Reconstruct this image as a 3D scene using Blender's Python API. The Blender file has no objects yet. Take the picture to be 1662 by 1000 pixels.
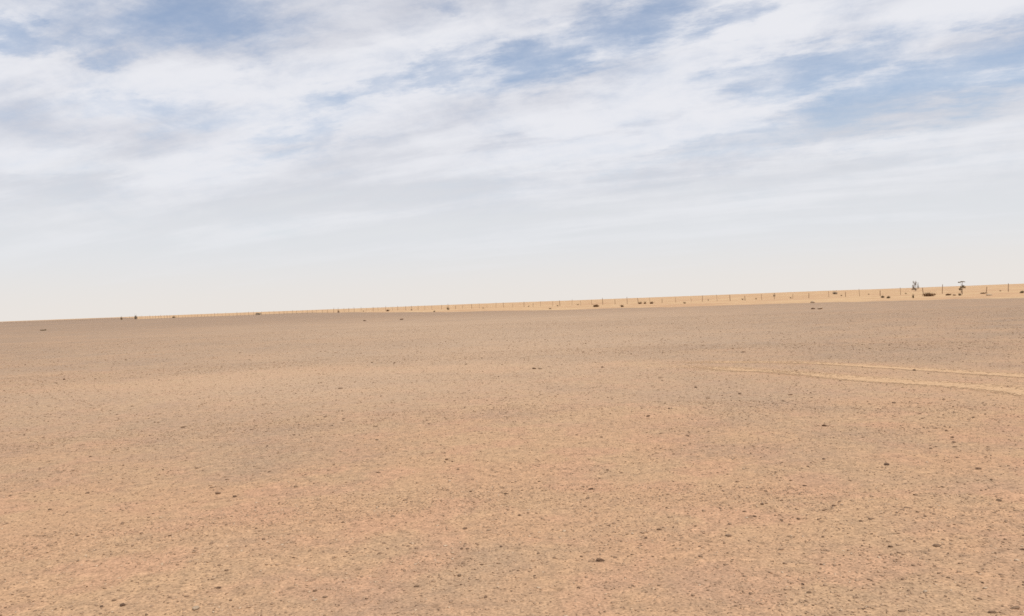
import bpy, math, random
import numpy as np
from mathutils import Vector, Matrix

# ------------------------------------------------------------------ camera
PW, PH = 1662.0, 1000.0            # photograph size the measurements were taken in
FPX = 1304.0                       # focal length in photograph pixels
CAM_H = 1.6
ROLL = math.atan(0.037)            # the horizon climbs to the right
PITCH = -math.atan(8.75 / FPX)
R_ = math.radians

scene = bpy.context.scene
COL = scene.collection
fwd = Vector((0, math.cos(PITCH), math.sin(PITCH)))
up0 = Vector((0, -math.sin(PITCH), math.cos(PITCH)))
rt0 = Vector((1, 0, 0))
rt = (rt0 * math.cos(ROLL) - up0 * math.sin(ROLL)).normalized()
up = (up0 * math.cos(ROLL) + rt0 * math.sin(ROLL)).normalized()
cam_d = bpy.data.cameras.new('camera')
cam_d.sensor_width = 36.0
cam_d.lens = 36.0 * FPX / PW
cam_d.clip_start = 0.05
cam_d.clip_end = 60000.0
cam = bpy.data.objects.new('camera', cam_d)
cam.matrix_world = Matrix(((rt.x, up.x, -fwd.x, 0), (rt.y, up.y, -fwd.y, 0), (rt.z, up.z, -fwd.z, CAM_H), (0, 0, 0, 1)))
COL.objects.link(cam)
scene.camera = cam

def px_dir(u, v):
    d = fwd + rt * ((u - PW / 2) / FPX) - up * ((v - PH / 2) / FPX)
    return d.normalized()

def px_ground(u, v):
    d = px_dir(u, v)
    t = -CAM_H / d.z
    return d.x * t, d.y * t

# ------------------------------------------------------------------ sky, sun, exposure
SUN_EL, SUN_AZ = 60.0, 128.0        # degrees; azimuth clockwise from +Y (the viewing direction)
world = bpy.data.worlds.new('World')
scene.world = world
world.use_nodes = True
wn, wl = world.node_tree.nodes, world.node_tree.links
wn.clear()

def setin(node, key, val):
    if isinstance(val, bpy.types.NodeSocket):
        node.id_data.links.new(val, node.inputs[key])
    elif val is not None:
        node.inputs[key].default_value = val

class G:
    """small helper to write node graphs as expressions"""
    def __init__(s, tree): s.t = tree
    def n(s, typ, **kw):
        nd = s.t.nodes.new(typ)
        for k, v in kw.items(): setattr(nd, k, v)
        return nd
    def math(s, op, a, b=None, c=None, clamp=False):
        nd = s.n('ShaderNodeMath', operation=op, use_clamp=clamp)
        for i, x in enumerate((a, b, c)): setin(nd, i, x)
        return nd.outputs[0]
    def vmath(s, op, a, b=None):
        nd = s.n('ShaderNodeVectorMath', operation=op)
        setin(nd, 0, a); setin(nd, 1, b)
        return nd.outputs['Value'] if op in ('LENGTH', 'DOT_PRODUCT') else nd.outputs[0]
    def comb(s, x, y, z=0.0):
        nd = s.n('ShaderNodeCombineXYZ')
        setin(nd, 0, x); setin(nd, 1, y); setin(nd, 2, z)
        return nd.outputs[0]
    def sep(s, v):
        nd = s.n('ShaderNodeSeparateXYZ'); setin(nd, 0, v); return nd.outputs
    def mapping(s, v, loc=(0, 0, 0), rot=(0, 0, 0), scale=(1, 1, 1), typ='POINT'):
        nd = s.n('ShaderNodeMapping', vector_type=typ)
        setin(nd, 0, v); setin(nd, 'Location', loc); setin(nd, 'Rotation', rot); setin(nd, 'Scale', scale)
        return nd.outputs[0]
    def noise(s, v, scale=5.0, detail=4.0, rough=0.5, dist=0.0, lac=2.0, out=0):
        nd = s.n('ShaderNodeTexNoise')
        setin(nd, 'Vector', v); setin(nd, 'Scale', scale); setin(nd, 'Detail', detail)
        setin(nd, 'Roughness', rough); setin(nd, 'Distortion', dist); setin(nd, 'Lacunarity', lac)
        return nd.outputs[out]
    def ss(s, x, a, b, lo=0.0, hi=1.0, smooth=True):
        nd = s.n('ShaderNodeMapRange', interpolation_type='SMOOTHSTEP' if smooth else 'LINEAR')
        setin(nd, 0, x); setin(nd, 1, a); setin(nd, 2, b); setin(nd, 3, lo); setin(nd, 4, hi)
        return nd.outputs[0]
    def mix(s, f, a, b, blend='MIX'):
        nd = s.n('ShaderNodeMix', data_type='RGBA', blend_type=blend)
        setin(nd, 0, f)
        setin(nd, 6, a if isinstance(a, bpy.types.NodeSocket) else (*a, 1.0))
        setin(nd, 7, b if isinstance(b, bpy.types.NodeSocket) else (*b, 1.0))
        return nd.outputs[2]

def build_sky():
    g = G(world.node_tree)
    sky = g.n('ShaderNodeTexSky', sky_type='NISHITA')
    sky.sun_disc = False
    sky.sun_elevation = R_(SUN_EL)
    sky.sun_rotation = R_(SUN_AZ)
    sky.air_density = 1.0; sky.dust_density = 1.0; sky.ozone_density = 2.6
    tc = g.n('ShaderNodeTexCoord')
    d = g.vmath('NORMALIZE', tc.outputs['Generated'])
    x, y, z = g.sep(d)
    el = g.math('ARCSINE', z)
    az = g.math('ARCTAN2', x, y)
    zz = g.math('ADD', g.math('MAXIMUM', z, 0.0), 0.11)
    p = g.comb(g.math('DIVIDE', x, zz), g.math('DIVIDE', y, zz))
    # cloud-layer plane, turned so that its x axis runs along the streaks
    q = g.mapping(p, rot=(0, 0, R_(24)))
    warp = g.vmath('SUBTRACT', g.noise(g.mapping(q, scale=(0.6, 1.2, 1)), 1.0, 2, 0.5, out=1), (0.5, 0.5, 0.5))
    wsc = g.n('ShaderNodeVectorMath', operation='SCALE'); setin(wsc, 0, warp); wsc.inputs['Scale'].default_value = 0.38
    qw = g.vmath('ADD', q, wsc.outputs[0])
    bands = g.noise(g.mapping(qw, loc=(3.1, 1.7, 0), scale=(0.50, 1.5, 1)), 1.0, 5, 0.55)
    puffs = g.noise(g.mapping(qw, loc=(-2.0, 5.3, 0), scale=(2.6, 4.2, 1)), 1.6, 5, 0.62)
    fibre = g.noise(g.mapping(qw, loc=(7.0, 2.2, 0), rot=(0, 0, R_(9)), scale=(1.0, 4.2, 1)), 1.5, 6, 0.56)
    shade = g.noise(g.mapping(qw, loc=(0.4, 8.8, 0), rot=(0, 0, R_(-3)), scale=(0.50, 1.6, 1)), 1.25, 5, 0.52)
    # openings to the blue, as directions in the sky (azimuth, elevation)
    ae = g.comb(az, el)
    gw = g.vmath('SUBTRACT', g.noise(g.mapping(q, scale=(1.5, 2.4, 1)), 2.2, 6, 0.66, out=1), (0.5, 0.5, 0.5))
    gsc = g.vmath('MULTIPLY', gw, (0.24, 0.11, 0.0))
    aew = g.vmath('ADD', ae, gsc)
    gaps = [(310, 28, 150, 42, 6, 0.95), (70, 66, 130, 18, 2, 0.75), (190, 8, 70, 14, 8, 0.6),
            (880, 98, 95, 34, 12, 1.0), (705, 122, 75, 17, 16, 0.62), (570, 160, 90, 16, 14, 0.5),
            (1035, 24, 100, 40, 16, 1.05), (1180, 16, 60, 20, 24, 0.7), (1330, 112, 120, 26, 5, 0.88), (1500, 140, 190, 30, 9, 0.90),
            (1610, 72, 110, 16, 4, 0.6), (480, 235, 90, 17, 20, 0.36), (255, 190, 160, 18, 0, 0.42),
            (1140, 245, 170, 12, 10, 0.22), (690, 5, 50, 12, 0, 0.5), (420, 5, 90, 20, 0, 0.7)]
    tot = None
    for (u, v, a, b, rr, st) in gaps:
        dd = px_dir(u, v)
        ca, ce = math.atan2(dd.x, dd.y), math.asin(dd.z)
        m = g.mapping(aew, loc=(ca, ce, 0), rot=(0, 0, R_(rr) - ROLL * 0 ), scale=(a / FPX, b / FPX, 1), typ='TEXTURE')
        ln = g.vmath('LENGTH', m)
        f = g.math('MULTIPLY', g.ss(ln, 0.15, 2.0, 1.0, 0.0), st)
        tot = f if tot is None else g.math('MAXIMUM', tot, f)
    # beyond the frame the layer breaks up in the same way
    outside = g.math('MAXIMUM', g.ss(el, R_(22), R_(34)), g.ss(g.math('ABSOLUTE', az), R_(34), R_(46)))
    wild = g.math('MULTIPLY', g.ss(bands, 0.54, 0.70), g.math('MULTIPLY', outside, g.ss(el, R_(6), R_(14))))
    tot = g.math('MAXIMUM', tot, wild)
    dens = g.math('SUBTRACT', 1.12, g.math('MULTIPLY', tot, 1.12))
    wisp = g.noise(g.mapping(d, loc=(1.3, 4.1, 2.2), rot=(0, R_(-14), 0), scale=(9.0, 9.0, 19.0)), 1.0, 7, 0.66, 0.25)
    dens = g.math('ADD', dens, g.math('MULTIPLY', g.math('SUBTRACT', wisp, 0.5), 1.7))
    dens = g.math('ADD', dens, g.math('MULTIPLY', g.math('SUBTRACT', puffs, 0.5), 0.9))
    dens = g.math('ADD', dens, g.math('MULTIPLY', g.math('SUBTRACT', fibre, 0.5), 0.4))
    dens = g.ss(dens, -0.30, 1.30)
    dens = g.math('MULTIPLY_ADD', dens, 0.83, 0.155)
    # light and grey streaks within the layer
    sh = g.math('ADD', g.math('MULTIPLY', shade, 0.66), g.math('ADD', g.math('MULTIPLY', fibre, 0.12), g.math('MULTIPLY', wisp, 0.24)))
    # thicker white rolls and their grey undersides, again as directions in the sky
    lsc = g.vmath('MULTIPLY', gw, (0.16, 0.05, 0.0))
    ael = g.vmath('ADD', ae, lsc)
    for (u, v, a, b, rr, st) in [(440, 140, 260, 36, 7, .16), (720, 62, 170, 40, 16, .14), (900, 188, 240, 26, 8, .18), (1150, 108, 210, 30, 20, .17), (980, 240, 190, 14, 8, .20),
                                 (110, 128, 170, 28, 0, .14), (1200, 182, 120, 16, 16, .16), (1500, 225, 240, 22, 6, .12), (130, 268, 220, 16, 0, .12), (1560, 30, 160, 26, 8, .10),
                                 (925, 219, 140, 8, 5, -.20), (1150, 197, 130, 8, 13, -.20), (200, 212, 210, 14, -3, -.10), (70, 302, 180, 16, 2, -.12), (1160, 268, 190, 12, 8, -.14),
                                 (440, 325, 220, 16, 0, -.08), (920, 308, 270, 16, 4, -.10), (350, 90, 120, 14, 6, -.08), (1400, 262, 160, 10, 6, -.10)]:
        dd = px_dir(u, v)
        m = g.mapping(ael, loc=(math.atan2(dd.x, dd.y), math.asin(dd.z), 0), rot=(0, 0, R_(rr)), scale=(a / FPX, b / FPX, 1), typ='TEXTURE')
        sh = g.math('ADD', sh, g.math('MULTIPLY', g.ss(g.vmath('LENGTH', m), 0.1, 1.9, 1.0, 0.0), (st if st > 0 else st * 0.6) * 0.62))
    shf = g.ss(sh, 0.37, 0.62)
    K = 10.0                                    # the Background strength below is 0.1
    cl = g.mix(shf, (0.600 * K, 0.618 * K, 0.690 * K), (0.825 * K, 0.832 * K, 0.875 * K))
    skyblue = g.mix(1.0, sky.outputs[0], (1.62, 1.46, 1.36), 'MULTIPLY')
    c = g.mix(dens, skyblue, cl)
    # dusty air low over the desert
    hz = g.mix(g.ss(el, R_(0.0), R_(5.0), smooth=True), (0.818 * K, 0.778 * K, 0.738 * K), (0.755 * K, 0.772 * K, 0.795 * K))
    hzf = g.ss(g.math('ADD', el, g.math('MULTIPLY', g.math('SUBTRACT', shade, 0.5), 0.16)), R_(1.5), R_(12.5), 1.0, 0.0)
    c = g.mix(hzf, c, hz)
    bg = g.n('ShaderNodeBackground'); bg.inputs[1].default_value = 0.1
    wl.new(c, bg.inputs[0])
    out = g.n('ShaderNodeOutputWorld')
    wl.new(bg.outputs[0], out.inputs[0])
    world.cycles.sampling_method = 'NONE'      # an almost even sky: plain diffuse sampling is enough
build_sky()

sun_d = bpy.data.lights.new('sun', 'SUN')
sun_d.energy = 3.0
sun_d.angle = R_(2.0)
sun_d.color = (1.0, 0.95, 0.88)
sun = bpy.data.objects.new('sun', sun_d)
sdir = Vector((math.sin(R_(SUN_AZ)) * math.cos(R_(SUN_EL)), math.cos(R_(SUN_AZ)) * math.cos(R_(SUN_EL)), math.sin(R_(SUN_EL))))
sun.rotation_euler = sdir.to_track_quat('Z', 'Y').to_euler()
sun.location = (0, 0, 60)
COL.objects.link(sun)

scene.render.engine = 'CYCLES'
scene.cycles.use_denoising = False
scene.cycles.sample_clamp_direct = 2.5
scene.cycles.sample_clamp_indirect = 2.0
scene.cycles.max_bounces = 4
scene.cycles.diffuse_bounces = 2
scene.cycles.filter_width = 1.6
vs = scene.view_settings
vs.view_transform = 'Standard'; vs.look = 'None'; vs.exposure = 0.0; vs.gamma = 1.0
vs.use_curve_mapping = False

# ------------------------------------------------------------------ numeric helpers
rng = np.random.default_rng(11)
random.seed(7)

def vnoise(x, y, seed=0):
    x = np.asarray(x, float); y = np.asarray(y, float)
    ix = np.floor(x).astype(np.int64); iy = np.floor(y).astype(np.int64)
    fx = x - ix; fy = y - iy
    fx = fx * fx * fx * (fx * (fx * 6 - 15) + 10); fy = fy * fy * fy * (fy * (fy * 6 - 15) + 10)
    def h(a, b):
        n = (a * 374761393 + b * 668265263 + seed * 1442695041) & 0xFFFFFFFF
        n = ((n ^ (n >> 13)) * 1274126177) & 0xFFFFFFFF
        n = n ^ (n >> 16)
        return (n & 0xFFFF) / 65535.0
    a = h(ix, iy); b = h(ix + 1, iy); c = h(ix, iy + 1); d = h(ix + 1, iy + 1)
    return (a * (1 - fx) + b * fx) * (1 - fy) + (c * (1 - fx) + d * fx) * fy

def fbm(x, y, seed=0, oct=4, gain=0.5):
    s = 0; a = 1; t = 0
    for i in range(oct):
        s = s + a * vnoise(x * 2 ** i + 17.3 * i, y * 2 ** i - 9.1 * i, seed + i); t += a; a *= gain
    return s / t

def smooth(x, a, b):
    t = np.clip((np.asarray(x, float) - a) / (b - a), 0, 1)
    return t * t * (3 - 2 * t)

def poly_dist(x, y, P):
    best = np.full(np.shape(x), 1e9)
    for (x0, y0), (x1, y1) in zip(P[:-1], P[1:]):
        dx, dy = x1 - x0, y1 - y0
        t = np.clip(((x - x0) * dx + (y - y0) * dy) / (dx * dx + dy * dy), 0, 1)
        best = np.minimum(best, np.hypot(x - x0 - t * dx, y - y0 - t * dy))
    return best

def spline(pts, n=10):
    P = [pts[0]] + list(pts) + [pts[-1]]
    out = []
    for i in range(1, len(P) - 2):
        for k in range(n):
            t = k / n
            out.append(tuple(0.5 * (2 * P[i][c] + (P[i + 1][c] - P[i - 1][c]) * t + (2 * P[i - 1][c] - 5 * P[i][c] + 4 * P[i + 1][c] - P[i + 2][c]) * t * t + (3 * P[i][c] - P[i - 1][c] - 3 * P[i + 1][c] + P[i + 2][c]) * t ** 3) for c in (0, 1)))
    out.append(tuple(pts[-1]))
    return out

# wheel tracks crossing the plain at the right
TRACK_A = spline([px_ground(*p) for p in ((1000, 589), (1090, 588), (1200, 588), (1330, 590), (1450, 597), (1560, 604), (1662, 611), (1800, 624))])
TRACK_B = spline([px_ground(*p) for p in ((1030, 592), (1130, 596), (1220, 601), (1320, 608), (1430, 618), (1560, 627), (1662, 637), (1800, 654))])
# an older, blurred pair sweeping across the middle of the plain
OLD_TRACK = spline([px_ground(*p) for p in ((300, 622), (420, 607), (560, 600), (680, 597), (790, 596))])

# bare sandy patches on the plain: centre, half widths in metres
PATCHES = [(*px_ground(u, v), a, b) for (u, v, a, b) in ((1580, 712, .30, .28), (1420, 655, .65, .40), (575, 634, .75, .45), (1640, 812, .20, .22), (1540, 884, .16, .12), (1235, 846, .30, .2), (1060, 672, .6, .5), (900, 720, .9, .5), (120, 860, .6, .3))]

# where the stony plain ends and open sand begins: azimuth (deg) -> distance
EDGE = [(-60, 5000), (-33, 4000), (-27, 2500), (-25, 720), (-21, 600), (-17, 760), (-12, 340), (-6, 205), (0, 158), (4, 141), (8, 133), (12, 128), (17, 124), (24, 117), (31, 108), (40, 100), (60, 92)]
def edge_r(azd):
    return np.interp(azd, [e[0] for e in EDGE], [e[1] for e in EDGE])

def field_mask(x, y):
    """1 on the open sand beyond the stony plain"""
    r = np.hypot(x, y); azd = np.degrees(np.arctan2(x, y))
    er = edge_r(azd) * (1 + 0.07 * (fbm(azd * 0.9, r * 0.012, 5, 4) - 0.5) + 0.05 * (fbm(x * .12, y * .05, 6, 3) - .5))
    q = r / er + 0.10 * (fbm(x / 7, y / 16, 8, 4) - 0.5)
    m = smooth(q, 0.955, 1.045)
    back = smooth(np.abs(azd), 70, 110)
    return m * (1 - back)

def terrain(x, y):
    x = np.asarray(x, float); y = np.asarray(y, float)
    r = np.hypot(x, y)
    z = 0.05 * (fbm(x / 9, y / 9, 21, 3) - 0.5) * smooth(r, 2, 9)
    z = z + 0.018 * (fbm(x / 1.3, y / 1.3, 31, 3) - 0.5)
    z = z + 0.012 * (fbm(x / 0.22, y / 0.22, 41, 2) - 0.5) * (1 - smooth(r, 14, 26))
    z = z + 0.5 * (fbm(x / 55, y / 55, 51, 3) - 0.5) * smooth(r, 90, 260)
    z = z + 3.2 * (fbm(x / 330, y / 330, 61, 3) - 0.47) * smooth(r, 260, 900)
    z = z + 6.0 * (fbm(x / 1500, y / 1500, 71, 3) - 0.5) * smooth(r, 1200, 4000)
    near = (r > 7) & (r < 32)
    if np.any(near):
        xs, ys = x[near] if x.ndim else x, y[near] if y.ndim else y
        dd = np.minimum(poly_dist(xs, ys, TRACK_A), poly_dist(xs, ys, TRACK_B))
        dz = -0.010 * np.exp(-(dd / 0.16) ** 2) + 0.005 * np.exp(-((dd - 0.30) / 0.12) ** 2)
        if z.ndim: z[near] += dz
        else: z = z + dz
    return z

def tz(x, y):
    return float(terrain(np.array([x]), np.array([y]))[0])

def sandiness(x, y):
    """share of bare orange sand between the stones of the plain, 0..1"""
    r = np.hypot(x, y)
    base = 0.80 - 0.62 * smooth(np.log(np.maximum(r, .5)), math.log(6.0), math.log(46.0))
    n = (fbm(x / 3.2, y / 3.2, 81, 4) - 0.5) * 1.1 + (fbm(x / 0.9, y / 0.9, 85, 3) - 0.5) * 0.7 + (fbm(x / 14, y / 14, 91, 3) - 0.5) * 0.6
    s = base + n * (0.75 - 0.25 * smooth(r, 20, 60))
    d = poly_dist(x, y, OLD_TRACK)
    s = s + 0.85 * np.exp(-(d / 1.6) ** 2) * (0.4 + 1.1 * fbm(x / 1.7, y / 1.7, 95, 3))
    dt = np.minimum(poly_dist(x, y, TRACK_A), poly_dist(x, y, TRACK_B))
    s = s + 0.50 * np.exp(-(dt / 0.85) ** 2) * (r < 40) * (0.5 + 0.9 * fbm(x / 0.9, y / 0.9, 97, 3))
    for (cx, cy, wx, wy) in PATCHES:
        s = s + 0.75 * np.exp(-((x - cx) / wx) ** 2 - ((y - cy) / wy) ** 2)
    return np.clip(s, 0, 1)

def lens_brightening(x, y):
    # paler tongue up the middle of the plain: the lens's brighter centre painted in
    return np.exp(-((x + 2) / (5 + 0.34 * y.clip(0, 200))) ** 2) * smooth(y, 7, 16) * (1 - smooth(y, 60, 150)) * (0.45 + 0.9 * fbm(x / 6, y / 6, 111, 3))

# ------------------------------------------------------------------ object helpers
def mesh_np(name, verts, faces, k):
    me = bpy.data.meshes.new(name)
    nv, nf = len(verts), len(faces)
    me.vertices.add(nv); me.vertices.foreach_set('co', np.asarray(verts, np.float32).ravel())
    me.loops.add(nf * k); me.loops.foreach_set('vertex_index', np.asarray(faces, np.int32).ravel())
    me.polygons.add(nf)
    me.polygons.foreach_set('loop_start', np.arange(0, nf * k, k, dtype=np.int32))
    me.polygons.foreach_set('loop_total', np.full(nf, k, np.int32))
    me.update(calc_edges=True)
    return me

def link(name, me, mat=None, parent=None, loc=None):
    o = bpy.data.objects.new(name, me)
    COL.objects.link(o)
    if mat is not None and len(me.materials) == 0: me.materials.append(mat)
    if parent is not None: o.parent = parent
    if loc is not None: o.location = loc
    return o

def tag(o, label=None, cat=None, group=None, kind=None):
    if label: o['label'] = label
    if cat: o['category'] = cat
    if group: o['group'] = group
    if kind: o['kind'] = kind
    return o

def empty(name, loc):
    o = bpy.data.objects.new(name, None)
    o.empty_display_size = 0.2
    o.location = loc
    COL.objects.link(o)
    return o

def material(name, rough=0.9, spec=0.15):
    m = bpy.data.materials.new(name); m.use_nodes = True
    t = m.node_tree
    b = t.nodes['Principled BSDF']
    b.inputs['Roughness'].default_value = rough
    b.inputs['Specular IOR Level'].default_value = spec
    return m, G(t), b

# ------------------------------------------------------------------ materials
def mat_ground():
    m, g, b = material('desert_ground', 0.95, 0.08)
    geo = g.n('ShaderNodeNewGeometry'); pos = geo.outputs['Position']
    sa = g.n('ShaderNodeAttribute', attribute_name='sand').outputs['Fac']
    fa = g.n('ShaderNodeAttribute', attribute_name='field').outputs['Fac']
    n_mid = g.noise(pos, 1.7, 5, 0.6)
    n_small = g.noise(pos, 9.0, 5, 0.62)
    n_grain = g.noise(pos, 55.0, 4, 0.65)
    hue = g.noise(pos, 0.75, 4, 0.55)
    hue2 = g.noise(g.mapping(pos, loc=(31, 7, 3)), 1.6, 3, 0.5)
    s = g.math('ADD', sa, g.math('MULTIPLY', g.math('SUBTRACT', n_mid, 0.5), 0.7))
    s = g.math('ADD', s, g.math('MULTIPLY', g.math('SUBTRACT', n_small, 0.5), 0.9), clamp=True)
    gravel = g.mix(g.ss(hue, 0.35, 0.65), (0.305, 0.216, 0.152), (0.335, 0.233, 0.156))
    sand = g.mix(g.ss(hue, 0.36, 0.64), (0.454, 0.277, 0.163), (0.450, 0.288, 0.168))
    sand = g.mix(g.ss(hue2, 0.48, 0.64, 0, 0.6), sand, (0.466, 0.269, 0.166))
    c = g.mix(s, gravel, sand)
    da = g.n('ShaderNodeAttribute', attribute_name='lens_bright').outputs['Fac']
    c = g.mix(g.math('MULTIPLY', da, 0.62), c, (0.475, 0.335, 0.222))  # paler toward the middle: lens brightening put into the ground colour
    st = g.n('ShaderNodeAttribute', attribute_name='stony').outputs['Fac']
    c = g.mix(st, c, (0.262, 0.190, 0.140))
    # grit: fine darker and lighter grains
    gr = g.ss(n_grain, 0.30, 0.70, 0.62, 1.32, smooth=False)
    gr2 = g.ss(n_small, 0.30, 0.70, 0.86, 1.12, smooth=False)
    gm = g.math('MULTIPLY', gr, gr2)
    vor = g.n('ShaderNodeTexVoronoi', feature='F1'); setin(vor, 'Vector', pos); setin(vor, 'Scale', 38.0)
    vsep = g.sep(vor.outputs['Color'])
    speck = g.math('MULTIPLY', g.ss(vor.outputs['Distance'], 0.16, 0.34, 1, 0), g.ss(vsep[0], 0.66, 0.74))
    gm = g.math('MULTIPLY', gm, g.math('SUBTRACT', 1.0, g.math('MULTIPLY', speck, 0.38)))
    vor2 = g.n('ShaderNodeTexVoronoi', feature='F1'); setin(vor2, 'Vector', g.mapping(pos, loc=(3, 9, 1))); setin(vor2, 'Scale', 9.0)
    v2 = g.sep(vor2.outputs['Color'])
    speck2 = g.math('MULTIPLY', g.ss(vor2.outputs['Distance'], 0.14, 0.30, 1, 0), g.ss(v2[0], 0.72, 0.80))
    gm = g.math('MULTIPLY', gm, g.math('SUBTRACT', 1.0, g.math('MULTIPLY', speck2, 0.30)))
    c = g.mix(1.0, c, g.comb(gm, gm, gm), 'MULTIPLY')
    # open sand beyond the plain
    fn = g.noise(g.mapping(pos, scale=(0.05, 0.05, 0.05)), 1.0, 5, 0.6)
    fn2 = g.noise(g.mapping(pos, scale=(0.5, 0.5, 0.5)), 1.0, 4, 0.6)
    fs = g.mix(g.ss(fn, 0.38, 0.62), (0.470, 0.290, 0.165), (0.540, 0.368, 0.205))
    fm = g.ss(fn2, 0.3, 0.7, 0.86, 1.08)
    fs = g.mix(1.0, fs, g.comb(fm, fm, fm), 'MULTIPLY')
    c = g.mix(fa, c, fs)
    g.t.links.new(c, b.inputs['Base Color'])
    bp = g.n('ShaderNodeBump'); bp.inputs['Strength'].default_value = 0.5; bp.inputs['Distance'].default_value = 0.02
    setin(bp, 'Height', n_small)
    g.t.links.new(bp.outputs[0], b.inputs['Normal'])
    return m

def mat_track():
    m, g, b = material('track_sand', 0.95, 0.08)
    geo = g.n('ShaderNodeNewGeometry'); pos = geo.outputs['Position']
    e = g.n('ShaderNodeAttribute', attribute_name='cover').outputs['Fac']
    n = g.noise(pos, 6.0, 5, 0.65); n2 = g.noise(pos, 45, 3, 0.6)
    c = g.mix(g.ss(n, 0.35, 0.65), (0.495, 0.318, 0.184), (0.540, 0.358, 0.212))
    f = g.ss(n2, 0.3, 0.7, 0.84, 1.1)
    c = g.mix(1.0, c, g.comb(f, f, f), 'MULTIPLY')
    g.t.links.new(c, b.inputs['Base Color'])
    n3 = g.noise(g.mapping(pos, loc=(5, 2, 0)), 20.0, 4, 0.65)
    a = g.ss(g.math('ADD', e, g.math('ADD', g.math('MULTIPLY', g.math('SUBTRACT', n, 0.5), 0.9), g.math('MULTIPLY', g.math('SUBTRACT', n3, 0.5), 3.2))), 0.44, 0.62)
    g.t.links.new(a, b.inputs['Alpha'])
    return m

def mat_gravel():
    m, g, b = material('loose_gravel', 0.85, 0.2)
    geo = g.n('ShaderNodeNewGeometry')
    r = geo.outputs['Random Per Island']
    cr = g.n('ShaderNodeValToRGB'); el = cr.color_ramp
    el.interpolation = 'LINEAR'
    stops = [(0.0, (0.16, 0.098, 0.060)), (0.08, (0.235, 0.148, 0.092)), (0.25, (0.315, 0.205, 0.13)), (0.55, (0.37, 0.245, 0.155)), (0.82, (0.44, 0.285, 0.175)), (0.95, (0.49, 0.345, 0.225)), (1.0, (0.50, 0.375, 0.26))]
    while len(el.elements) < len(stops): el.elements.new(0.5)
    for e, (p, c) in zip(el.elements, stops): e.position = p; e.color = (*c, 1)
    setin(cr, 0, r)
    n = g.noise(geo.outputs['Position'], 120, 3, 0.6)
    f = g.ss(n, 0.3, 0.7, 0.82, 1.15)
    c = g.mix(1.0, cr.outputs[0], g.comb(f, f, f), 'MULTIPLY')
    g.t.links.new(c, b.inputs['Base Color'])
    return m

def mat_stone(name, c0, c1):
    m, g, b = material(name, 0.75, 0.25)
    oi = g.n('ShaderNodeObjectInfo')
    tc = g.n('ShaderNodeTexCoord')
    n = g.noise(g.vmath('ADD', tc.outputs['Object'], oi.outputs['Location']), 3.0, 5, 0.65)
    f = g.math('ADD', g.math('MULTIPLY', oi.outputs['Random'], 0.6), g.math('MULTIPLY', n, 0.5))
    c = g.mix(g.ss(f, 0.15, 0.9), c0, c1)
    # dust settled in the hollows of the skin
    c = g.mix(g.ss(g.noise(tc.outputs['Object'], 6.0, 4, 0.6), 0.55, 0.72, 0, 0.4), c, (0.40, 0.26, 0.15))
    g.t.links.new(c, b.inputs['Base Color'])
    bp = g.n('ShaderNodeBump'); bp.inputs['Strength'].default_value = 0.5; bp.inputs['Distance'].default_value = 0.05
    setin(bp, 'Height', n); g.t.links.new(bp.outputs[0], b.inputs['Normal'])
    return m

def mat_simple(name, c0, c1, scale=4.0, rough=0.85):
    m, g, b = material(name, rough, 0.15)
    tc = g.n('ShaderNodeTexCoord'); oi = g.n('ShaderNodeObjectInfo'); geo = g.n('ShaderNodeNewGeometry')
    n = g.noise(g.vmath('ADD', tc.outputs['Object'], oi.outputs['Location']), scale, 4, 0.6)
    f = g.math('ADD', g.math('MULTIPLY', n, 0.7), g.math('MULTIPLY', geo.outputs['Random Per Island'], 0.4))
    c = g.mix(g.ss(f, 0.25, 0.8), c0, c1)
    g.t.links.new(c, b.inputs['Base Color'])
    if 'leaf' in name:                       # thin leaves let light through
        tr = g.n('ShaderNodeBsdfTranslucent'); g.t.links.new(c, tr.inputs['Color'])
        mx = g.n('ShaderNodeMixShader'); mx.inputs[0].default_value = 0.45
        out = next(n for n in g.t.nodes if n.type == 'OUTPUT_MATERIAL')
        g.t.links.new(b.outputs[0], mx.inputs[1]); g.t.links.new(tr.outputs[0], mx.inputs[2]); g.t.links.new(mx.outputs[0], out.inputs['Surface'])
    return m

M = dict(
    ground=mat_ground(), track=mat_track(), gravel=mat_gravel(),
    dark=mat_stone('varnished_stone', (0.105, 0.060, 0.036), (0.21, 0.125, 0.074)),
    brown=mat_stone('brown_stone', (0.19, 0.118, 0.070), (0.33, 0.21, 0.13)),
    pale=mat_stone('pale_stone', (0.38, 0.275, 0.18), (0.50, 0.38, 0.265)),
    post=mat_simple('weathered_post', (0.20, 0.13, 0.08), (0.33, 0.225, 0.145), 3.0),
    wire=mat_simple('rusty_wire', (0.10, 0.055, 0.035), (0.16, 0.09, 0.055), 2.0, 0.6),
    bark=mat_simple('dry_bark', (0.15, 0.105, 0.07), (0.25, 0.18, 0.125), 5.0),
    olive=mat_simple('olive_leaf', (0.18, 0.135, 0.075), (0.30, 0.23, 0.135), 3.0),
    grey=mat_simple('grey_green_leaf', (0.26, 0.21, 0.155), (0.38, 0.315, 0.235), 3.0),
    rust=mat_simple('dry_brown_leaf', (0.17, 0.092, 0.046), (0.31, 0.18, 0.092), 3.0),
    straw=mat_simple('dry_straw_leaf', (0.17, 0.115, 0.055), (0.31, 0.22, 0.11), 3.0),
)

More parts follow.
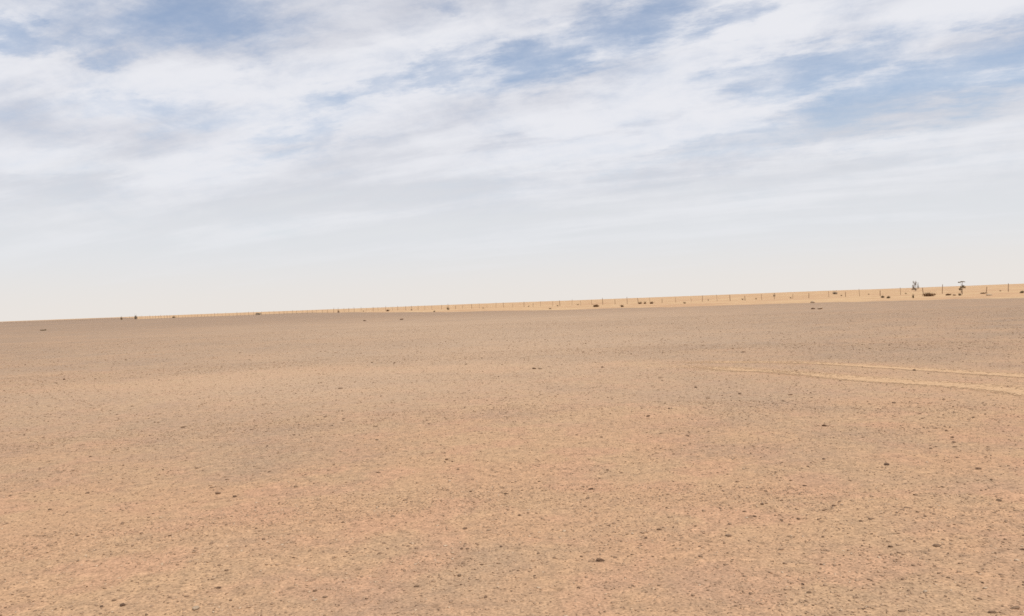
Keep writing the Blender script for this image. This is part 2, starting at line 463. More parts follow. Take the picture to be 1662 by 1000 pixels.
# ------------------------------------------------------------------ the ground, one sheet to the horizon
def build_ground():
    rr = np.concatenate([np.linspace(0.002, 2.6, 8), np.geomspace(2.8, 60, 400), np.geomspace(60, 1500, 210)[1:], np.geomspace(1500, 26000, 40)[1:]])
    aa = np.radians(np.concatenate([np.linspace(-44, 44, 560), np.linspace(44, 316, 70)[1:-1]]))
    Rr, Aa = np.meshgrid(rr, aa, indexing='ij')
    x = (Rr * np.sin(Aa)).ravel(); y = (Rr * np.cos(Aa)).ravel()
    z = terrain(x, y)
    nr, na = len(rr), len(aa)
    i = np.arange(nr - 1)[:, None] * na; j = np.arange(na)[None, :]; jn = (j + 1) % na
    f = np.stack([i + j, i + na + j, i + na + jn, i + jn], -1).reshape(-1, 4)
    f = f[:, ::-1]                                              # normals upward
    v = np.stack([x, y, z], 1)
    me = mesh_np('ground', v, f, 4)
    me.attributes.new('sand', 'FLOAT', 'POINT').data.foreach_set('value', sandiness(x, y).astype(np.float32))
    me.attributes.new('lens_bright', 'FLOAT', 'POINT').data.foreach_set('value', np.clip(lens_brightening(x, y), 0, 1).astype(np.float32))
    rad = np.hypot(x, y)
    stony = smooth(rad, 45, 240) * np.clip(0.05 + 1.0 * (fbm(x / 40, y / 22, 121, 4) - 0.25), 0, 0.7)
    me.attributes.new('stony', 'FLOAT', 'POINT').data.foreach_set('value', stony.astype(np.float32))
    me.attributes.new('field', 'FLOAT', 'POINT').data.foreach_set('value', field_mask(x, y).astype(np.float32))
    me.polygons.foreach_set('use_smooth', np.ones(len(me.polygons), bool))
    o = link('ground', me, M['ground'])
    tag(o, 'stony orange-brown desert plain running to the horizon', kind='structure')
    return o
build_ground()

def build_track(P, w, label):
    P = np.array(P)
    seg = np.r_[0, np.cumsum(np.hypot(*np.diff(P, axis=0).T))]
    t = np.arange(0, seg[-1], 0.06)
    cx, cy = np.interp(t, seg, P[:, 0]), np.interp(t, seg, P[:, 1])
    tx, ty = np.gradient(cx), np.gradient(cy); L = np.hypot(tx, ty); nx, ny = -ty / L, tx / L
    k = 9
    us = np.linspace(-1, 1, k)
    V, C = [], []
    for u in us:
        ww = w * (1 + 0.35 * (fbm(t / 0.9, t * 0 + 3.3, 7, 3) - .5))
        x = cx + nx * u * ww; y = cy + ny * u * ww
        V.append(np.stack([x, y, terrain(x, y) + 0.005], 1))
        fade = smooth(t, 0, 4.0) * (0.58 + 0.75 * fbm(t / 2.2, t * 0 + 1.1, 9, 3))
        C.append((1 - abs(u) ** 1.4) * fade)
    V = np.stack(V, 1); C = np.stack(C, 1)
    n = len(t)
    i = np.arange(n - 1)[:, None] * k; j = np.arange(k - 1)[None, :]
    f = np.stack([i + j, i + k + j, i + k + j + 1, i + j + 1], -1).reshape(-1, 4)
    me = mesh_np('tyre_track', V.reshape(-1, 3), f, 4)
    me.attributes.new('cover', 'FLOAT', 'POINT').data.foreach_set('value', C.ravel().astype(np.float32))
    me.polygons.foreach_set('use_smooth', np.ones(len(me.polygons), bool))
    tag(link('tyre_track', me, M['track']), label, kind='structure')
build_track(TRACK_A, 0.42, 'farther and fainter of two pale wheel tracks crossing the plain at the right')
build_track(TRACK_B, 0.55, 'nearer and brighter of two pale wheel tracks crossing the plain at the right')

# ------------------------------------------------------------------ loose gravel (uncountable)
def ico():
    p = (1 + 5 ** .5) / 2
    v = np.array([(-1, p, 0), (1, p, 0), (-1, -p, 0), (1, -p, 0), (0, -1, p), (0, 1, p), (0, -1, -p), (0, 1, -p), (p, 0, -1), (p, 0, 1), (-p, 0, -1), (-p, 0, 1)], float)
    f = np.array([(0, 11, 5), (0, 5, 1), (0, 1, 7), (0, 7, 10), (0, 10, 11), (1, 5, 9), (5, 11, 4), (11, 10, 2), (10, 7, 6), (7, 1, 8), (3, 9, 4), (3, 4, 2), (3, 2, 6), (3, 6, 8), (3, 8, 9), (4, 9, 5), (2, 4, 11), (6, 2, 10), (8, 6, 7), (9, 8, 1)])
    return v / np.linalg.norm(v[0]), f
def octa():
    v = np.array([(1, 0, 0), (0, 1, 0), (-1, 0, 0), (0, -1, 0), (0, 0, 1), (0, 0, -1)], float)
    f = np.array([(0, 1, 4), (1, 2, 4), (2, 3, 4), (3, 0, 4), (1, 0, 5), (2, 1, 5), (3, 2, 5), (0, 3, 5)])
    return v, f

def scatter(n, r0, r1, half=40.0, power=2.0):
    """n points in a fan ahead of the camera, even in area for power = 2"""
    u = rng.random(n)
    r = (r0 ** power + u * (r1 ** power - r0 ** power)) ** (1 / power)
    a = np.radians(rng.uniform(-half, half, n))
    return r * np.sin(a), r * np.cos(a)

def pebbles(x, y, size, base):
    bv, bf = base
    n, k = len(x), len(bv)
    V = bv[None] * (1 + rng.uniform(-0.28, 0.28, (n, k, 1)))
    sc = np.stack([size * rng.uniform(0.85, 1.35, n), size * rng.uniform(0.65, 1.0, n), size * rng.uniform(0.32, 0.62, n)], 1)
    V = V * sc[:, None, :]
    tilt = rng.normal(0, 0.22, n); a = rng.uniform(0, 2 * math.pi, n)
    ct, st = np.cos(tilt)[:, None], np.sin(tilt)[:, None]
    X, Y, Z = V[..., 0] * ct - V[..., 2] * st, V[..., 1], V[..., 0] * st + V[..., 2] * ct
    ca, sa = np.cos(a)[:, None], np.sin(a)[:, None]
    X, Y = X * ca - Y * sa, X * sa + Y * ca
    z0 = terrain(x, y) + size * rng.uniform(-0.05, 0.25, n)
    V = np.stack([X + x[:, None], Y + y[:, None], Z + z0[:, None]], -1).reshape(-1, 3)
    F = (bf[None] + (np.arange(n) * k)[:, None, None]).reshape(-1, 3)
    return V, F

def build_gravel():
    parts = []
    for (n, r0, r1, med, sig, base, power) in ((42000, 3.4, 7.0, 0.0046, 0.45, ico(), 2.0), (62000, 6.2, 12.5, 0.0056, 0.45, octa(), 1.8), (76000, 11.0, 27.0, 0.0082, 0.42, octa(), 1.5), (42000, 23.0, 65.0, 0.0155, 0.40, octa(), 1.3)):
        x, y = scatter(n, r0, r1, power=power)
        dt = np.minimum(poly_dist(x, y, TRACK_A), poly_dist(x, y, TRACK_B))
        s = sandiness(x, y)
        clump = fbm(x / 0.7, y / 0.7, 101, 3)
        keep = rng.random(n) < np.clip((1.2 - 0.65 * s) * (0.35 + 1.3 * clump), 0.05, 1) * np.where(dt < 0.2, 0.12, 1)
        x, y = x[keep], y[keep]
        size = np.clip(med * np.exp(rng.normal(0, sig, len(x))), med * 0.4, med * 3.2)
        parts.append(pebbles(x, y, size, base))
    off = 0; V, F = [], []
    for v, f in parts:
        V.append(v); F.append(f + off); off += len(v)
    me = mesh_np('gravel', np.concatenate(V), np.concatenate(F), 3)
    tag(link('gravel', me, M['gravel']), 'fine loose brown and tan gravel strewn all over the plain', 'gravel', kind='stuff')
build_gravel()

# ------------------------------------------------------------------ single stones
def stone_mesh(seed, flat, angular):
    import bmesh
    bm = bmesh.new()
    bmesh.ops.create_icosphere(bm, subdivisions=2, radius=1.0)
    rs = random.Random(seed)
    cuts = [(Vector((rs.gauss(0, 1), rs.gauss(0, 1), rs.gauss(0.3, .8))).normalized(), rs.uniform(0.55, 0.85)) for _ in range(angular)]
    for v in bm.verts:
        v.co *= 1 + rs.uniform(-0.09, 0.09)
        for nrm, dd in cuts:
            e = v.co.dot(nrm) - dd
            if e > 0: v.co -= nrm * e
        v.co.z *= flat
        v.co.y *= 0.55 + 0.4 * rs.random() * 0 + 0.2
    me = bpy.data.meshes.new('stone')
    bm.to_mesh(me); bm.free()
    return me
STONES = {}
for mk in ('dark', 'brown', 'pale'):
    STONES[mk] = []
    for s in range(7):
        me = stone_mesh(s * 13 + len(mk), (0.42, 0.55, 0.68, 0.5, 0.36, 0.6, 0.48)[s], 4 + s % 4)
        me.materials.append(M[mk])
        STONES[mk].append(me)
SHARD = {}
for mk in ('dark', 'brown'):
    me = stone_mesh(77, 0.26, 6); me.materials.append(M[mk]); SHARD[mk] = me

def place_stone(x, y, width, mk, label, group=None, shard=False, rs=random, sink=0.12, rot=None):
    me = SHARD[mk if mk != 'pale' else 'brown'] if shard else rs.choice(STONES[mk])
    o = bpy.data.objects.new('stone', me)
    COL.objects.link(o)
    w = width / 2
    o.scale = (w, w * (0.55 if shard else rs.uniform(0.8, 1.15)), w * rs.uniform(0.62, 0.92))
    o.rotation_euler = (rs.gauss(0, 0.12), rs.gauss(0, 0.12), rot if rot is not None else (rs.uniform(-0.3, 0.3) if shard else rs.uniform(0, 6.28)))
    zext = 0.5 * o.scale.z
    o.location = (x, y, tz(x, y) + zext * (1 - 2 * sink) * 0.75)
    tag(o, label, 'stone', group)
    return o

def px_width(u, v, wpx):
    x, y = px_ground(u, v)
    return x, y, wpx * math.sqrt(x * x + y * y + CAM_H ** 2) / FPX

# the stones one can point at: pixel in the photograph, width in pixels, tone, flat shard?, label
NAMED = [
 (592, 521, 9, 'dark', 0, 'dark stone far out on the plain, left one of a pair below the skyline'),
 (652, 519, 11, 'dark', 0, 'dark stone with pale sand beside it, right one of a pair below the skyline'),
 (552, 631, 11, 'dark', 1, 'dark flat stone with a pale sandy streak beside it, left of centre'),
 (867, 598, 11, 'dark', 0, 'dark stone with a pale chip at its right, in mid plain at centre'),
 (978, 596, 8, 'dark', 0, 'small dark stone right of the stone with the pale chip, mid plain'),
 (1072, 613, 11, 'brown', 1, 'flat brown stone in mid plain, right of centre'),
 (1052, 677, 10, 'dark', 1, 'dark slab of stone on reddish gravel right of centre, below mid plain'),
 (1129, 630, 8, 'dark', 0, 'dark stone left of the wheel tracks, leftmost of three in a rising row'),
 (1201, 640, 9, 'dark', 0, 'dark stone below the wheel tracks, middle of three in a row'),
 (1283, 642, 9, 'dark', 0, 'dark stone below the wheel tracks, rightmost of three in a row'),
 (1451, 655, 9, 'dark', 0, 'dark stone with a pale streak beside it, just below the nearer wheel track'),
 (1338, 693, 10, 'dark', 0, 'lone dark stone on grey gravel well below the wheel tracks'),
 (1116, 709, 8, 'dark', 0, 'dark rounded stone on pinkish gravel right of centre'),
 (1536, 701, 6, 'dark', 0, 'small dark stone just up and left of three stones in a column'),
 (1546, 711, 9, 'dark', 0, 'dark stone, topmost of three in a column beside a sandy patch'),
 (1548, 719, 8, 'dark', 0, 'dark stone, middle of three in a column beside a sandy patch'),
 (1550, 727, 9, 'dark', 1, 'dark stone, lowest of three in a column beside a sandy patch'),
 (1439, 756, 12, 'dark', 0, 'large dark lumpy stone below the column of three stones'),
 (1588, 763, 15, 'dark', 1, 'long thin dark stone lying flat near the right edge'),
 (1306, 790, 9, 'dark', 1, 'thin dark flat stone above a loose cluster of brown stones'),
 (1197, 783, 11, 'brown', 1, 'long thin brown stone on grey gravel right of centre'),
 (1622, 814, 14, 'brown', 0, 'large brown stone with a pale sandy side near the right edge'),
 (1446, 890, 11, 'brown', 0, 'brown stone with a pale tip in the right foreground'),
 (1521, 889, 16, 'brown', 1, 'long brown slab with pale sand behind it in the right foreground'),
 (1397, 849, 9, 'dark', 1, 'dark flat stone in the right foreground above the brown stones'),
 (1225, 840, 9, 'dark', 0, 'dark stone at the lower end of a cluster of stones at right'),
 (1208, 832, 9, 'dark', 1, 'flat dark stone at the left end of a cluster at right'),
 (1237, 820, 8, 'dark', 0, 'dark stone in the middle of a loose cluster at right'),
 (959, 795, 12, 'dark', 0, 'dark stone with a lighter top in the foreground right of centre'),
 (821, 803, 9, 'dark', 1, 'flat dark stone in the middle of the foreground near centre'),
 (657, 813, 10, 'brown', 1, 'flat brown stone left of centre in the foreground'),
 (755, 859, 10, 'dark', 0, 'dark stone in the central foreground, upper left of another'),
 (813, 888, 8, 'dark', 0, 'dark stone in the central foreground, lower right of another'),
 (1070, 861, 13, 'dark', 1, 'long dark stone slanting on yellowish sand right of centre'),
 (1086, 841, 9, 'brown', 1, 'brown stone just above the long slanting dark stone'),
 (974, 911, 19, 'dark', 1, 'longest thin dark sliver of stone lying in the foreground'),
 (746, 934, 11, 'brown', 0, 'brown stone above the darkest stone of the near foreground'),
 (788, 970, 11, 'dark', 0, 'darkest stone near the bottom edge at centre'),
 (676, 952, 14, 'brown', 1, 'low brown stone near the bottom edge left of centre'),
 (595, 972, 9, 'brown', 0, 'brown stone near the bottom edge at left, ringed by small gravel'),
 (142, 800, 9, 'dark', 0, 'lone dark stone in the left part of the foreground'),
 (354, 803, 12, 'dark', 0, 'dark stone at left, larger one of a neighbouring pair'),
 (381, 807, 9, 'dark', 0, 'dark stone at left, smaller one of a neighbouring pair'),
 (344, 793, 11, 'brown', 1, 'flat brown stone just above a pair of dark stones at left'),
 (542, 757, 8, 'dark', 0, 'small dark stone tilted left of centre above the foreground'),
 (355, 956, 12, 'dark', 1, 'flat dark stone with a pale edge near the bottom left'),
 (528, 969, 11, 'brown', 0, 'brown stone near the bottom edge between left and centre'),
 (199, 984, 13, 'dark', 0, 'dark stone at bottom left, largest of three close together'),
 (165, 986, 9, 'dark', 0, 'dark stone at bottom left, leftmost of three close together'),
 (185, 977, 10, 'brown', 1, 'brown flat stone at bottom left, topmost of three close together'),
 (276, 971, 9, 'brown', 1, 'brown flat stone at bottom left, right of a group of three'),
 (297, 694, 11, 'dark', 1, 'flat dark stone in mid plain at left'),
 (104, 616, 7, 'dark', 0, 'small dark stone far out near the left edge'),
 (1649, 988, 13, 'brown', 0, 'large brown stone in the bottom right corner'),
 (1609, 994, 14, 'dark', 1, 'thin dark stone at the bottom edge near the right corner'),
 (1463, 993, 14, 'brown', 0, 'broad brown stone at the bottom edge right of centre'),
 (1303, 950, 9, 'dark', 0, 'dark stone in the lower right, upper one of a close pair'),
 (1313, 963, 10, 'brown', 0, 'brown stone in the lower right, lower one of a close pair'),
 (1137, 906, 12, 'brown', 0, 'rough brown stone in the foreground right of centre'),
 (1183, 872, 14, 'brown', 0, 'rough brown stone with a dark hollow side right of centre'),
 (1320, 502, 9, 'dark', 0, 'dark stone with a white chip, just short of the far sand'),
]
rs = random.Random(5)
for (u, v, w, mk, sh, lab) in NAMED:
    x, y, wm = px_width(u, v, w)
    place_stone(x, y, wm * (0.90 if sh else 0.76), mk, lab, shard=bool(sh), rs=rs)
for (u, v, w, lab) in ((877, 598, 8, 'pale chip of stone touching a dark stone in mid plain'),
                       (1331, 502, 9, 'white chip of stone beside a dark stone short of the far sand'),
                       (1319, 492, 9, 'pale stone at the edge of the stony plain below the fence'),
                       (1549, 480, 9, 'pale heap of stone between two dry bushes at the right'),
                       (1605, 480, 10, 'pale low stone right of the tree by the fence'),
                       (512, 974, 7, 'small pale pebble near the bottom edge left of centre'),
                       (1502, 962, 7, 'small pale pebble in the lower right foreground'),
                       (318, 990, 13, 'greyish pale stone at the bottom edge at left')):
    x, y, wm = px_width(u, v, w)
    place_stone(x, y, wm, 'pale', lab, rs=rs)

# lesser stones: places read from the photograph, then strewn ones
LESSER = [(756, 591), (809, 611), (820, 647), (796, 658), (611, 693), (688, 721), (612, 716), (936, 707), (976, 711), (1072, 706), (971, 758), (1086, 665), (725, 748),
 (1271, 652), (1222, 726), (1595, 655), (1364, 619), (1484, 602), (1637, 757), (1337, 747), (1173, 725), (268, 997), (118, 764), (320, 761), (248, 760), (480, 792), (81, 828), (256, 954), (215, 888),
 (1048, 875), (749, 891), (1018, 868), (996, 851), (1069, 952), (981, 992), (767, 780), (557, 851), (843, 838), (961, 940), (803, 955), (1262, 810), (1266, 838), (1382, 960), (1590, 973), (1337, 831), (1353, 824), (1463, 830), (1539, 939), (1369, 939), (1149, 960), (936, 943), (939, 953), (775, 941), (1026, 902), (1020, 904)]
# stones worth steering by: (u, v, how one would call it)
ANCHORS = [(552, 631, 'the dark stone with a sandy streak'), (867, 598, 'the dark stone with a pale chip'), (1072, 613, 'the flat brown stone in mid plain'),
 (1052, 677, 'the dark slab on reddish gravel'), (1201, 640, 'the middle of three stones under the tracks'), (1129, 630, 'the leftmost of three stones under the tracks'), (1283, 642, 'the rightmost of three stones under the tracks'),
 (1451, 655, 'the dark stone just below the nearer track'), (1338, 693, 'the lone dark stone on grey gravel'), (1116, 709, 'the rounded stone on pinkish gravel'),
 (1547, 719, 'the column of three dark stones'), (1439, 756, 'the large dark lumpy stone'), (1588, 763, 'the long thin stone near the right edge'), (1306, 790, 'the thin dark stone above the cluster'),
 (1197, 783, 'the long thin brown stone'), (1622, 814, 'the large brown stone near the right edge'), (1446, 890, 'the brown stone with a pale tip'), (1521, 889, 'the long brown slab at right'),
 (1397, 849, 'the dark flat stone at right'), (1220, 832, 'the loose cluster at right'), (959, 795, 'the dark stone with a lighter top'), (821, 803, 'the flat dark stone near centre'),
 (657, 813, 'the flat brown stone left of centre'), (755, 859, 'the upper of two dark stones at centre'), (813, 888, 'the lower of two dark stones at centre'), (1070, 861, 'the long slanting dark stone'),
 (974, 911, 'the longest dark sliver'), (746, 934, 'the brown stone above the darkest stone'), (788, 970, 'the darkest stone by the bottom edge'), (676, 952, 'the low brown stone by the bottom edge'),
 (142, 800, 'the lone dark stone at left'), (354, 803, 'the pair of dark stones at left'), (542, 757, 'the tilted dark stone left of centre'), (355, 956, 'the flat stone with a pale edge'),
 (528, 969, 'the brown stone between left and centre'), (190, 982, 'the three stones at bottom left'), (297, 694, 'the flat dark stone in mid plain at left'), (104, 616, 'the small dark stone at far left'),
 (1649, 988, 'the large stone in the bottom right corner'), (1463, 993, 'the broad stone at the bottom edge'), (1307, 957, 'the close pair at lower right'), (1137, 906, 'the rough brown stone right of centre'), (1183, 872, 'the rough stone with a hollow side')]
G_LESS = 'small brown stones strewn over the plain'
L_LESS = 'one of many small brown stones strewn over the plain, none standing out'
spots = [(u, v, rs.uniform(5.0, 7.2), rs.choice(('brown', 'brown', 'dark')), rs.random() < 0.3) for (u, v) in LESSER]
CENTRES = [(1240, 825), (1320, 955), (1560, 960), (1580, 780), (1440, 760), (1090, 850), (960, 930), (800, 960), (610, 975), (360, 790), (120, 770), (200, 980), (1080, 690), (1500, 690), (500, 690), (1180, 890), (740, 740), (1400, 900)]
while len(spots) < len(LESSER) + 140:
    if rs.random() < 0.55:
        cu, cv = rs.choice(CENTRES); k = (cv - 480) / 500
        u = cu + rs.gauss(0, 62 * k); v = cv + rs.gauss(0, 30 * k)
    else:
        u = rs.uniform(8, 1654); v = 560 + 435 * rs.random() ** 0.8
        if rs.random() > 0.45 + 0.55 * (u / 1662): continue
    if not (8 < u < 1654 and 556 < v < 995): continue
    spots.append((u, v, rs.uniform(3.2, 5.4), rs.choice(('brown', 'brown', 'brown', 'brown', 'dark')), rs.random() < 0.35))
SECT = ('just right of', 'up and right of', 'just above', 'up and left of', 'just left of', 'down and left of', 'just below', 'down and right of')
claim = {}
for i, (u, v, *_r) in enumerate(spots):
    dd, ai = min((math.hypot(u - a[0], (v - a[1]) * 1.6), k) for k, a in enumerate(ANCHORS))
    if dd > 95: continue
    sec = int(round(math.degrees(math.atan2(-(v - ANCHORS[ai][1]), u - ANCHORS[ai][0])) / 45.0)) % 8
    if (ai, sec) not in claim or claim[(ai, sec)][0] > dd: claim[(ai, sec)] = (dd, i)
own = {i: 'small %s stone %s %s' % ('flat' if spots[i][4] else 'brown', SECT[k[1]], ANCHORS[k[0]][2]) for k, (dd, i) in claim.items()}
for i, (u, v, w, mk, sh) in enumerate(spots):
    x, y, wm = px_width(u, v, w)
    place_stone(x, y, wm, mk, own.get(i, L_LESS), G_LESS, shard=sh, rs=rs)

# ------------------------------------------------------------------ fence
def post_mesh(seed):
    rs = random.Random(seed)
    h = 1.0; V, F = [], []
    k = 7
    rings = [(-0.12, 1.05), (0.0, 1.0), (0.35, 0.96), (0.7, 0.9), (0.97, 0.86), (1.0, 0.70)]
    bx, by = rs.uniform(-.03, .03), rs.uniform(-.03, .03)
    ph = rs.random() * 6
    for i, (z, r) in enumerate(rings):
        for j in range(k):
            a = 2 * math.pi * j / k + ph
            q = r * (1 + 0.12 * math.sin(2 * a + seed))
            V.append((0.072 * q * math.cos(a) + bx * z * z, 0.072 * q * math.sin(a) + by * z * z, z))
    for i in range(len(rings) - 1):
        for j in range(k):
            F.append((i * k + j, i * k + (j + 1) % k, (i + 1) * k + (j + 1) % k, (i + 1) * k + j))
    F.append(tuple((len(rings) - 1) * k + j for j in range(k)))
    me = bpy.data.meshes.new('post'); me.from_pydata(V, [], F); me.update()
    me.materials.append(M['post'])
    return me

def tube(P, r, k=4):
    """swept tube; r may be a list"""
    V, F = [], []
    P = [Vector(p) for p in P]
    for i, p in enumerate(P):
        t = (P[min(i + 1, len(P) - 1)] - P[max(i - 1, 0)]).normalized()
        a = t.orthogonal().normalized(); b = t.cross(a)
        rad = r[i] if isinstance(r, (list, tuple)) else r
        for j in range(k):
            th = 2 * math.pi * j / k
            V.append(tuple(p + a * rad * math.cos(th) + b * rad * math.sin(th)))
    for i in range(len(P) - 1):
        for j in range(k):
            F.append((i * k + j, i * k + (j + 1) % k, (i + 1) * k + (j + 1) % k, (i + 1) * k + j))
    return V, F

def join(list_vf):
    V, F = [], []
    for v, f in list_vf:
        o = len(V); V += v; F += [tuple(i + o for i in q) for q in f]
    return V, F

def py_mesh(name, V, F, mat):
    me = bpy.data.meshes.new(name); me.from_pydata(V, [], F); me.update(); me.materials.append(mat)
    return me

def fence_at(n):
    return 265.3 - 2.974 * n, 2.99 * n

def build_fence():
    rs = random.Random(3)
    x0, y0 = fence_at(54)
    root = empty('fence', (x0, y0, tz(x0, y0)))
    tag(root, 'long post-and-wire fence receding leftward across the far sand', 'fence')
    meshes = [post_mesh(s) for s in range(6)]
    base = Vector(root.location)
    tops = []
    for n in range(53, 246):
        x, y = fence_at(n + rs.uniform(-.16, .16)); z = tz(x, y)
        h = rs.choice((1.2, 1.5, 1.6, 1.7, 1.8, 2.05))
        o = bpy.data.objects.new('post', rs.choice(meshes)); COL.objects.link(o)
        o.parent = root
        o.location = Vector((x, y, z)) - base
        th = rs.uniform(0.6, 1.2)
        o.scale = (th, th, h)
        o.rotation_euler = (rs.gauss(0, .045), rs.gauss(0, .045), rs.uniform(0, 6.28))
        tops.append((Vector((x, y, z)) - base, h))
    for hz in (0.35, 0.75, 1.15, 1.48):
        P = []
        for (a, ha), (b, hb) in zip(tops[:-1], tops[1:]):
            P.append((a.x, a.y - .09, a.z + hz)); m = (a + b) / 2
            P.append((m.x, m.y - .09, m.z + hz - .04))
        V, F = tube(P, 0.0035, 3)
        link('wire', py_mesh('wire', V, F, M['wire']), None, root)
build_fence()

# ------------------------------------------------------------------ bushes and trees of the far sand
def leaf_cloud(rs, blobs, n, size, stretch=1.0):
    """blobs: (centre, radii); n small leaf-like triangles and quads spread through them"""
    V, F = [], []
    wts = [(b[1][0] * b[1][1] * b[1][2]) ** 0.35 for b in blobs]
    for _ in range(n):
        c, r = rs.choices(blobs, wts)[0]
        d = Vector((rs.gauss(0, 1), rs.gauss(0, 1), rs.gauss(0, 1))).normalized() * (rs.random() ** 0.45)
        p = Vector((c[0] + d.x * r[0], c[1] + d.y * r[1], max(0.01, c[2] + d.z * r[2])))
        a = Vector((rs.gauss(0, 1), rs.gauss(0, 1), rs.gauss(0, 1) * stretch)).normalized()
        b = a.orthogonal().normalized(); b.rotate(Matrix.Rotation(rs.uniform(0, 6.28), 3, a))
        s = size * rs.uniform(0.6, 1.5)
        o = len(V)
        V += [tuple(p - a * s), tuple(p + b * s * 0.45), tuple(p + a * s), tuple(p - b * s * 0.45)]
        F.append((o, o + 1, o + 2, o + 3))
    return V, F

def far_spot(u, dist):
    """a spot at this distance in the direction seen at column u near the skyline"""
    v = 522 - 0.037 * u + CAM_H * FPX / dist
    return px_ground(u, v)

def bush(label, u, dist, w, h, leaf, n=420, seed=1, name='bush', lumps=5, group=None, wood='bark', lsize=None):
    rs = random.Random(seed)
    x, y = far_spot(u, dist)
    root = empty(name, (x, y, tz(x, y) - 0.03))
    tag(root, label, 'bush', group)
    blobs = []
    for i in range(lumps):
        a = rs.uniform(0, 6.28); q = rs.uniform(0.1, 0.62)
        hh = h * rs.uniform(0.5, 1.0) * (1 - 0.45 * q)
        blobs.append(((math.cos(a) * q * w / 2, math.sin(a) * q * w / 2, hh * 0.5), (w * rs.uniform(.20, .32), w * rs.uniform(.20, .32), hh * 0.5)))
    V, F = leaf_cloud(rs, blobs, n, lsize or max(0.05, 0.055 * max(w, h)))
    link('foliage', py_mesh('foliage', V, F, M[leaf]), None, root)
    tubes = []
    for i in range(14):
        a = rs.uniform(0, 6.28); q = rs.uniform(0.15, 0.5) * w
        e = Vector((math.cos(a) * q, math.sin(a) * q, h * rs.uniform(0.55, 1.08)))
        m = e * 0.5 + Vector((rs.gauss(0, .05), rs.gauss(0, .05), 0)) * w + Vector((0, 0, 0.08 * h))
        tubes.append(tube([(0, 0, 0), m, e], [0.022, 0.015, 0.006], 3))
    V, F = join(tubes)
    link('stems', py_mesh('stems', V, F, M[wood]), None, root)
    return root

def tree(label, u, dist, h, crowns, trunk_r, leaf, seed, n=900, name='tree', stems=1, group=None, lsize=0.11):
    """crowns: (offset x, offset y, height, rx, rz) as shares of h"""
    rs = random.Random(seed)
    x, y = far_spot(u, dist)
    root = empty(name, (x, y, tz(x, y) - 0.05))
    tag(root, label, 'tree', group)
    tubes = []
    for s in range(stems):
        bx = (s - (stems - 1) / 2) * 0.10 * h
        P = [(bx * .3, 0, 0), (bx * .7 + rs.gauss(0, .02) * h, rs.gauss(0, .02) * h, .3 * h), (bx + rs.gauss(0, .03) * h, rs.gauss(0, .03) * h, .62 * h), (bx * 1.2 + rs.gauss(0, .03) * h, 0, .9 * h)]
        tubes.append(tube(P, [trunk_r, trunk_r * .8, trunk_r * .55, trunk_r * .2], 6))
    V, F = join(tubes)
    link('trunk', py_mesh('trunk', V, F, M['bark']), None, root)
    blobs = []
    for (cx, cy, cz, rx, rz) in crowns:
        c = Vector((cx * h, cy * h, cz * h))
        b0 = Vector((cx * .15 * h, 0, max(0.15, cz - .28) * h))
        V, F = tube([b0, (b0 + c) / 2 + Vector((0, 0, .03 * h)), c], [trunk_r * .5, trunk_r * .35, trunk_r * .12], 5)
        link('limb', py_mesh('limb', V, F, M['bark']), None, root)
        for _ in range(4):
            d = Vector((rs.gauss(0, .5), rs.gauss(0, .5), rs.gauss(0, .4)))
            blobs.append(((c.x + d.x * rx * h, c.y + d.y * rx * h, c.z + d.z * rz * h), (rx * h * .62, rx * h * .62, rz * h * .62)))
    V, F = leaf_cloud(rs, blobs, n, lsize)
    link('crown', py_mesh('crown', V, F, M[leaf]), None, root)
    return root

tree('small flat-topped tree with two tiers of foliage beside the fence', 1562, 150, 2.6,
     [(.06, 0, .93, .17, .045), (-.10, .05, .90, .10, .03), (-.02, 0, .55, .17, .10), (-.10, .02, .40, .12, .09), (.12, 0, .62, .10, .05)], 0.06, 'olive', 4, 460, 'acacia_tree', lsize=0.09)
tree('clump of three slender feathery trees on the skyline at the right', 1486, 330, 4.3,
     [(-.20, 0, .50, .07, .30), (0, 0, .62, .08, .34), (.21, 0, .52, .07, .30), (.03, 0, .25, .22, .14)], 0.05, 'grey', 8, 900, 'slender_tree', stems=3, lsize=0.13)
bush('broad arching dry brown bush, largest by the fence at right', 1508, 139, 2.3, 0.98, 'rust', 480, 42, lumps=9)
bush('low dark brown bush between the broad dry bush and the tree', 1540, 141, 1.25, 0.42, 'rust', 380, 12)
bush('low dark bush at the foot of a fence post near the right edge', 1596, 148, 1.35, 0.36, 'rust', 340, 13)
bush('olive bush at the right edge of the view by the fence', 1660, 136, 1.0, 0.62, 'olive', 380, 14)
bush('olive tuft at the sand edge, left one of a pair', 1432, 141, 0.80, 0.58, 'olive', 300, 15)
bush('olive tuft at the sand edge, right one of a pair', 1442, 132, 0.85, 0.48, 'olive', 300, 16)
bush('small thin upright dry bush at the sand edge', 1482, 122, 0.42, 0.72, 'straw', 150, 17)
bush('small bush low at the tree beside the fence', 1558, 133, 0.75, 0.55, 'olive', 240, 18)
bush('grey-green bush on the skyline with a lopsided crown', 1356, 330, 2.6, 1.75, 'grey', 420, 19)
bush('thin grey-green bush on the skyline left of the lopsided one', 1257, 340, 1.3, 1.55, 'grey', 220, 20)
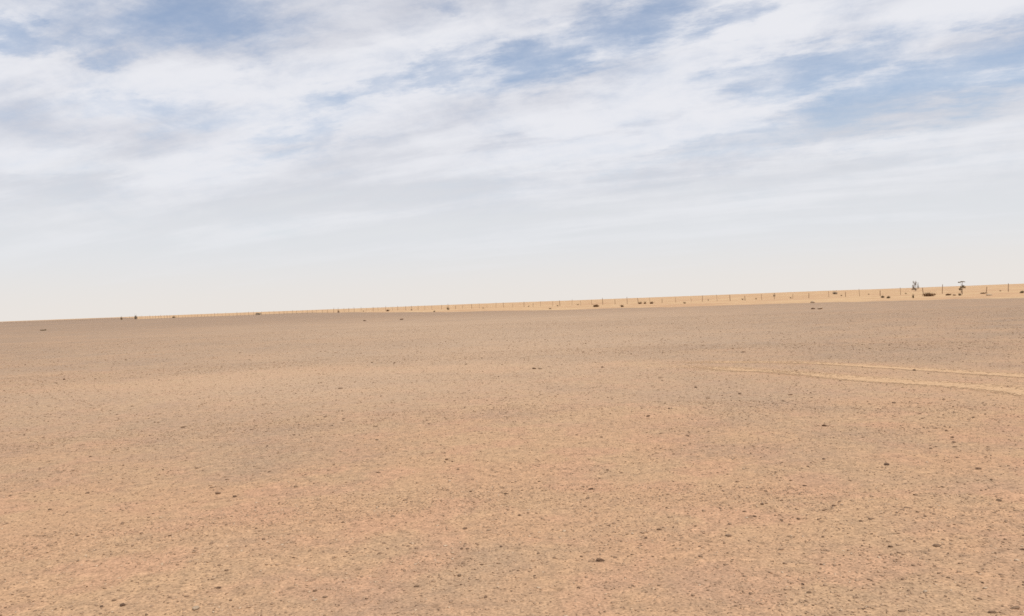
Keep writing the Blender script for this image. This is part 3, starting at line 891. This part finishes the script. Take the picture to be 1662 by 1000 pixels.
bush('dark flat mound-shaped bush alone on the sand at centre right', 966, 172, 2.0, 0.78, 'rust', 620, 21, lumps=7, wood='bark')
bush('small brown bush at the sand edge below the fence, alone', 1009, 150, 0.95, 0.62, 'rust', 260, 22)
bush('small brown bush on the sand, leftmost of three in a row', 1039, 215, 1.35, 0.85, 'rust', 280, 23)
bush('small brown bush on the sand, middle of three in a row', 1047, 212, 1.1, 0.85, 'rust', 260, 24)
bush('small brown bush on the sand, rightmost of three in a row', 1059, 210, 1.5, 0.70, 'rust', 260, 25)
bush('dry tuft under the fence, first one right of three in a row', 1111, 170, 0.8, 0.45, 'straw', 180, 26)
bush('dark leaning bush near the skyline left of centre', 727, 250, 1.2, 1.25, 'olive', 300, 27)
bush('small dark tuft below the dark leaning bush', 705, 205, 0.7, 0.45, 'olive', 160, 28)
bush('low brown bush on the thin sand strip left of centre', 630, 300, 2.0, 0.8, 'rust', 260, 29)
bush('small dark bush where the sand strip narrows', 549, 330, 1.2, 1.4, 'rust', 240, 30)
bush('dark bush on the left skyline, tallest there', 220, 420, 2.4, 2.9, 'grey', 420, 31)
bush('thin brown bush on the left skyline beside the tallest', 197, 400, 1.4, 2.2, 'straw', 240, 32)
bush('low bush on the skyline right of the tall left one', 283, 430, 2.2, 1.7, 'straw', 240, 33)
bush('flat dark bush lying along the skyline at left', 420, 480, 5.0, 1.4, 'grey', 420, 34)
bush('dry low bush with pale sand at its left, far left plain', 70, 122, 1.1, 0.26, 'straw', 260, 35)
for i, (u, dist, w, h) in enumerate(((1366, 230, .8, .5), (1410, 240, .9, .5), (1205, 235, 1.0, .6), (1227, 240, .8, .55), (1283, 225, .7, .55), (1150, 250, .8, .5), (893, 165, .7, .35), (905, 240, .8, .5), (938, 260, 1.1, .55), (858, 270, .9, .6), (784, 260, .8, .5), (668, 300, 1.1, .7), (590, 330, 1.0, .7), (1624, 190, .7, .4), (1470, 215, .8, .45))):
    bush('one of the small faded tufts dotted along the far fence', u, dist, w, h, ('straw', 'straw', 'olive')[i % 3], 80, 60 + i, 'dry_tuft', 3, 'small tufts along the fence')
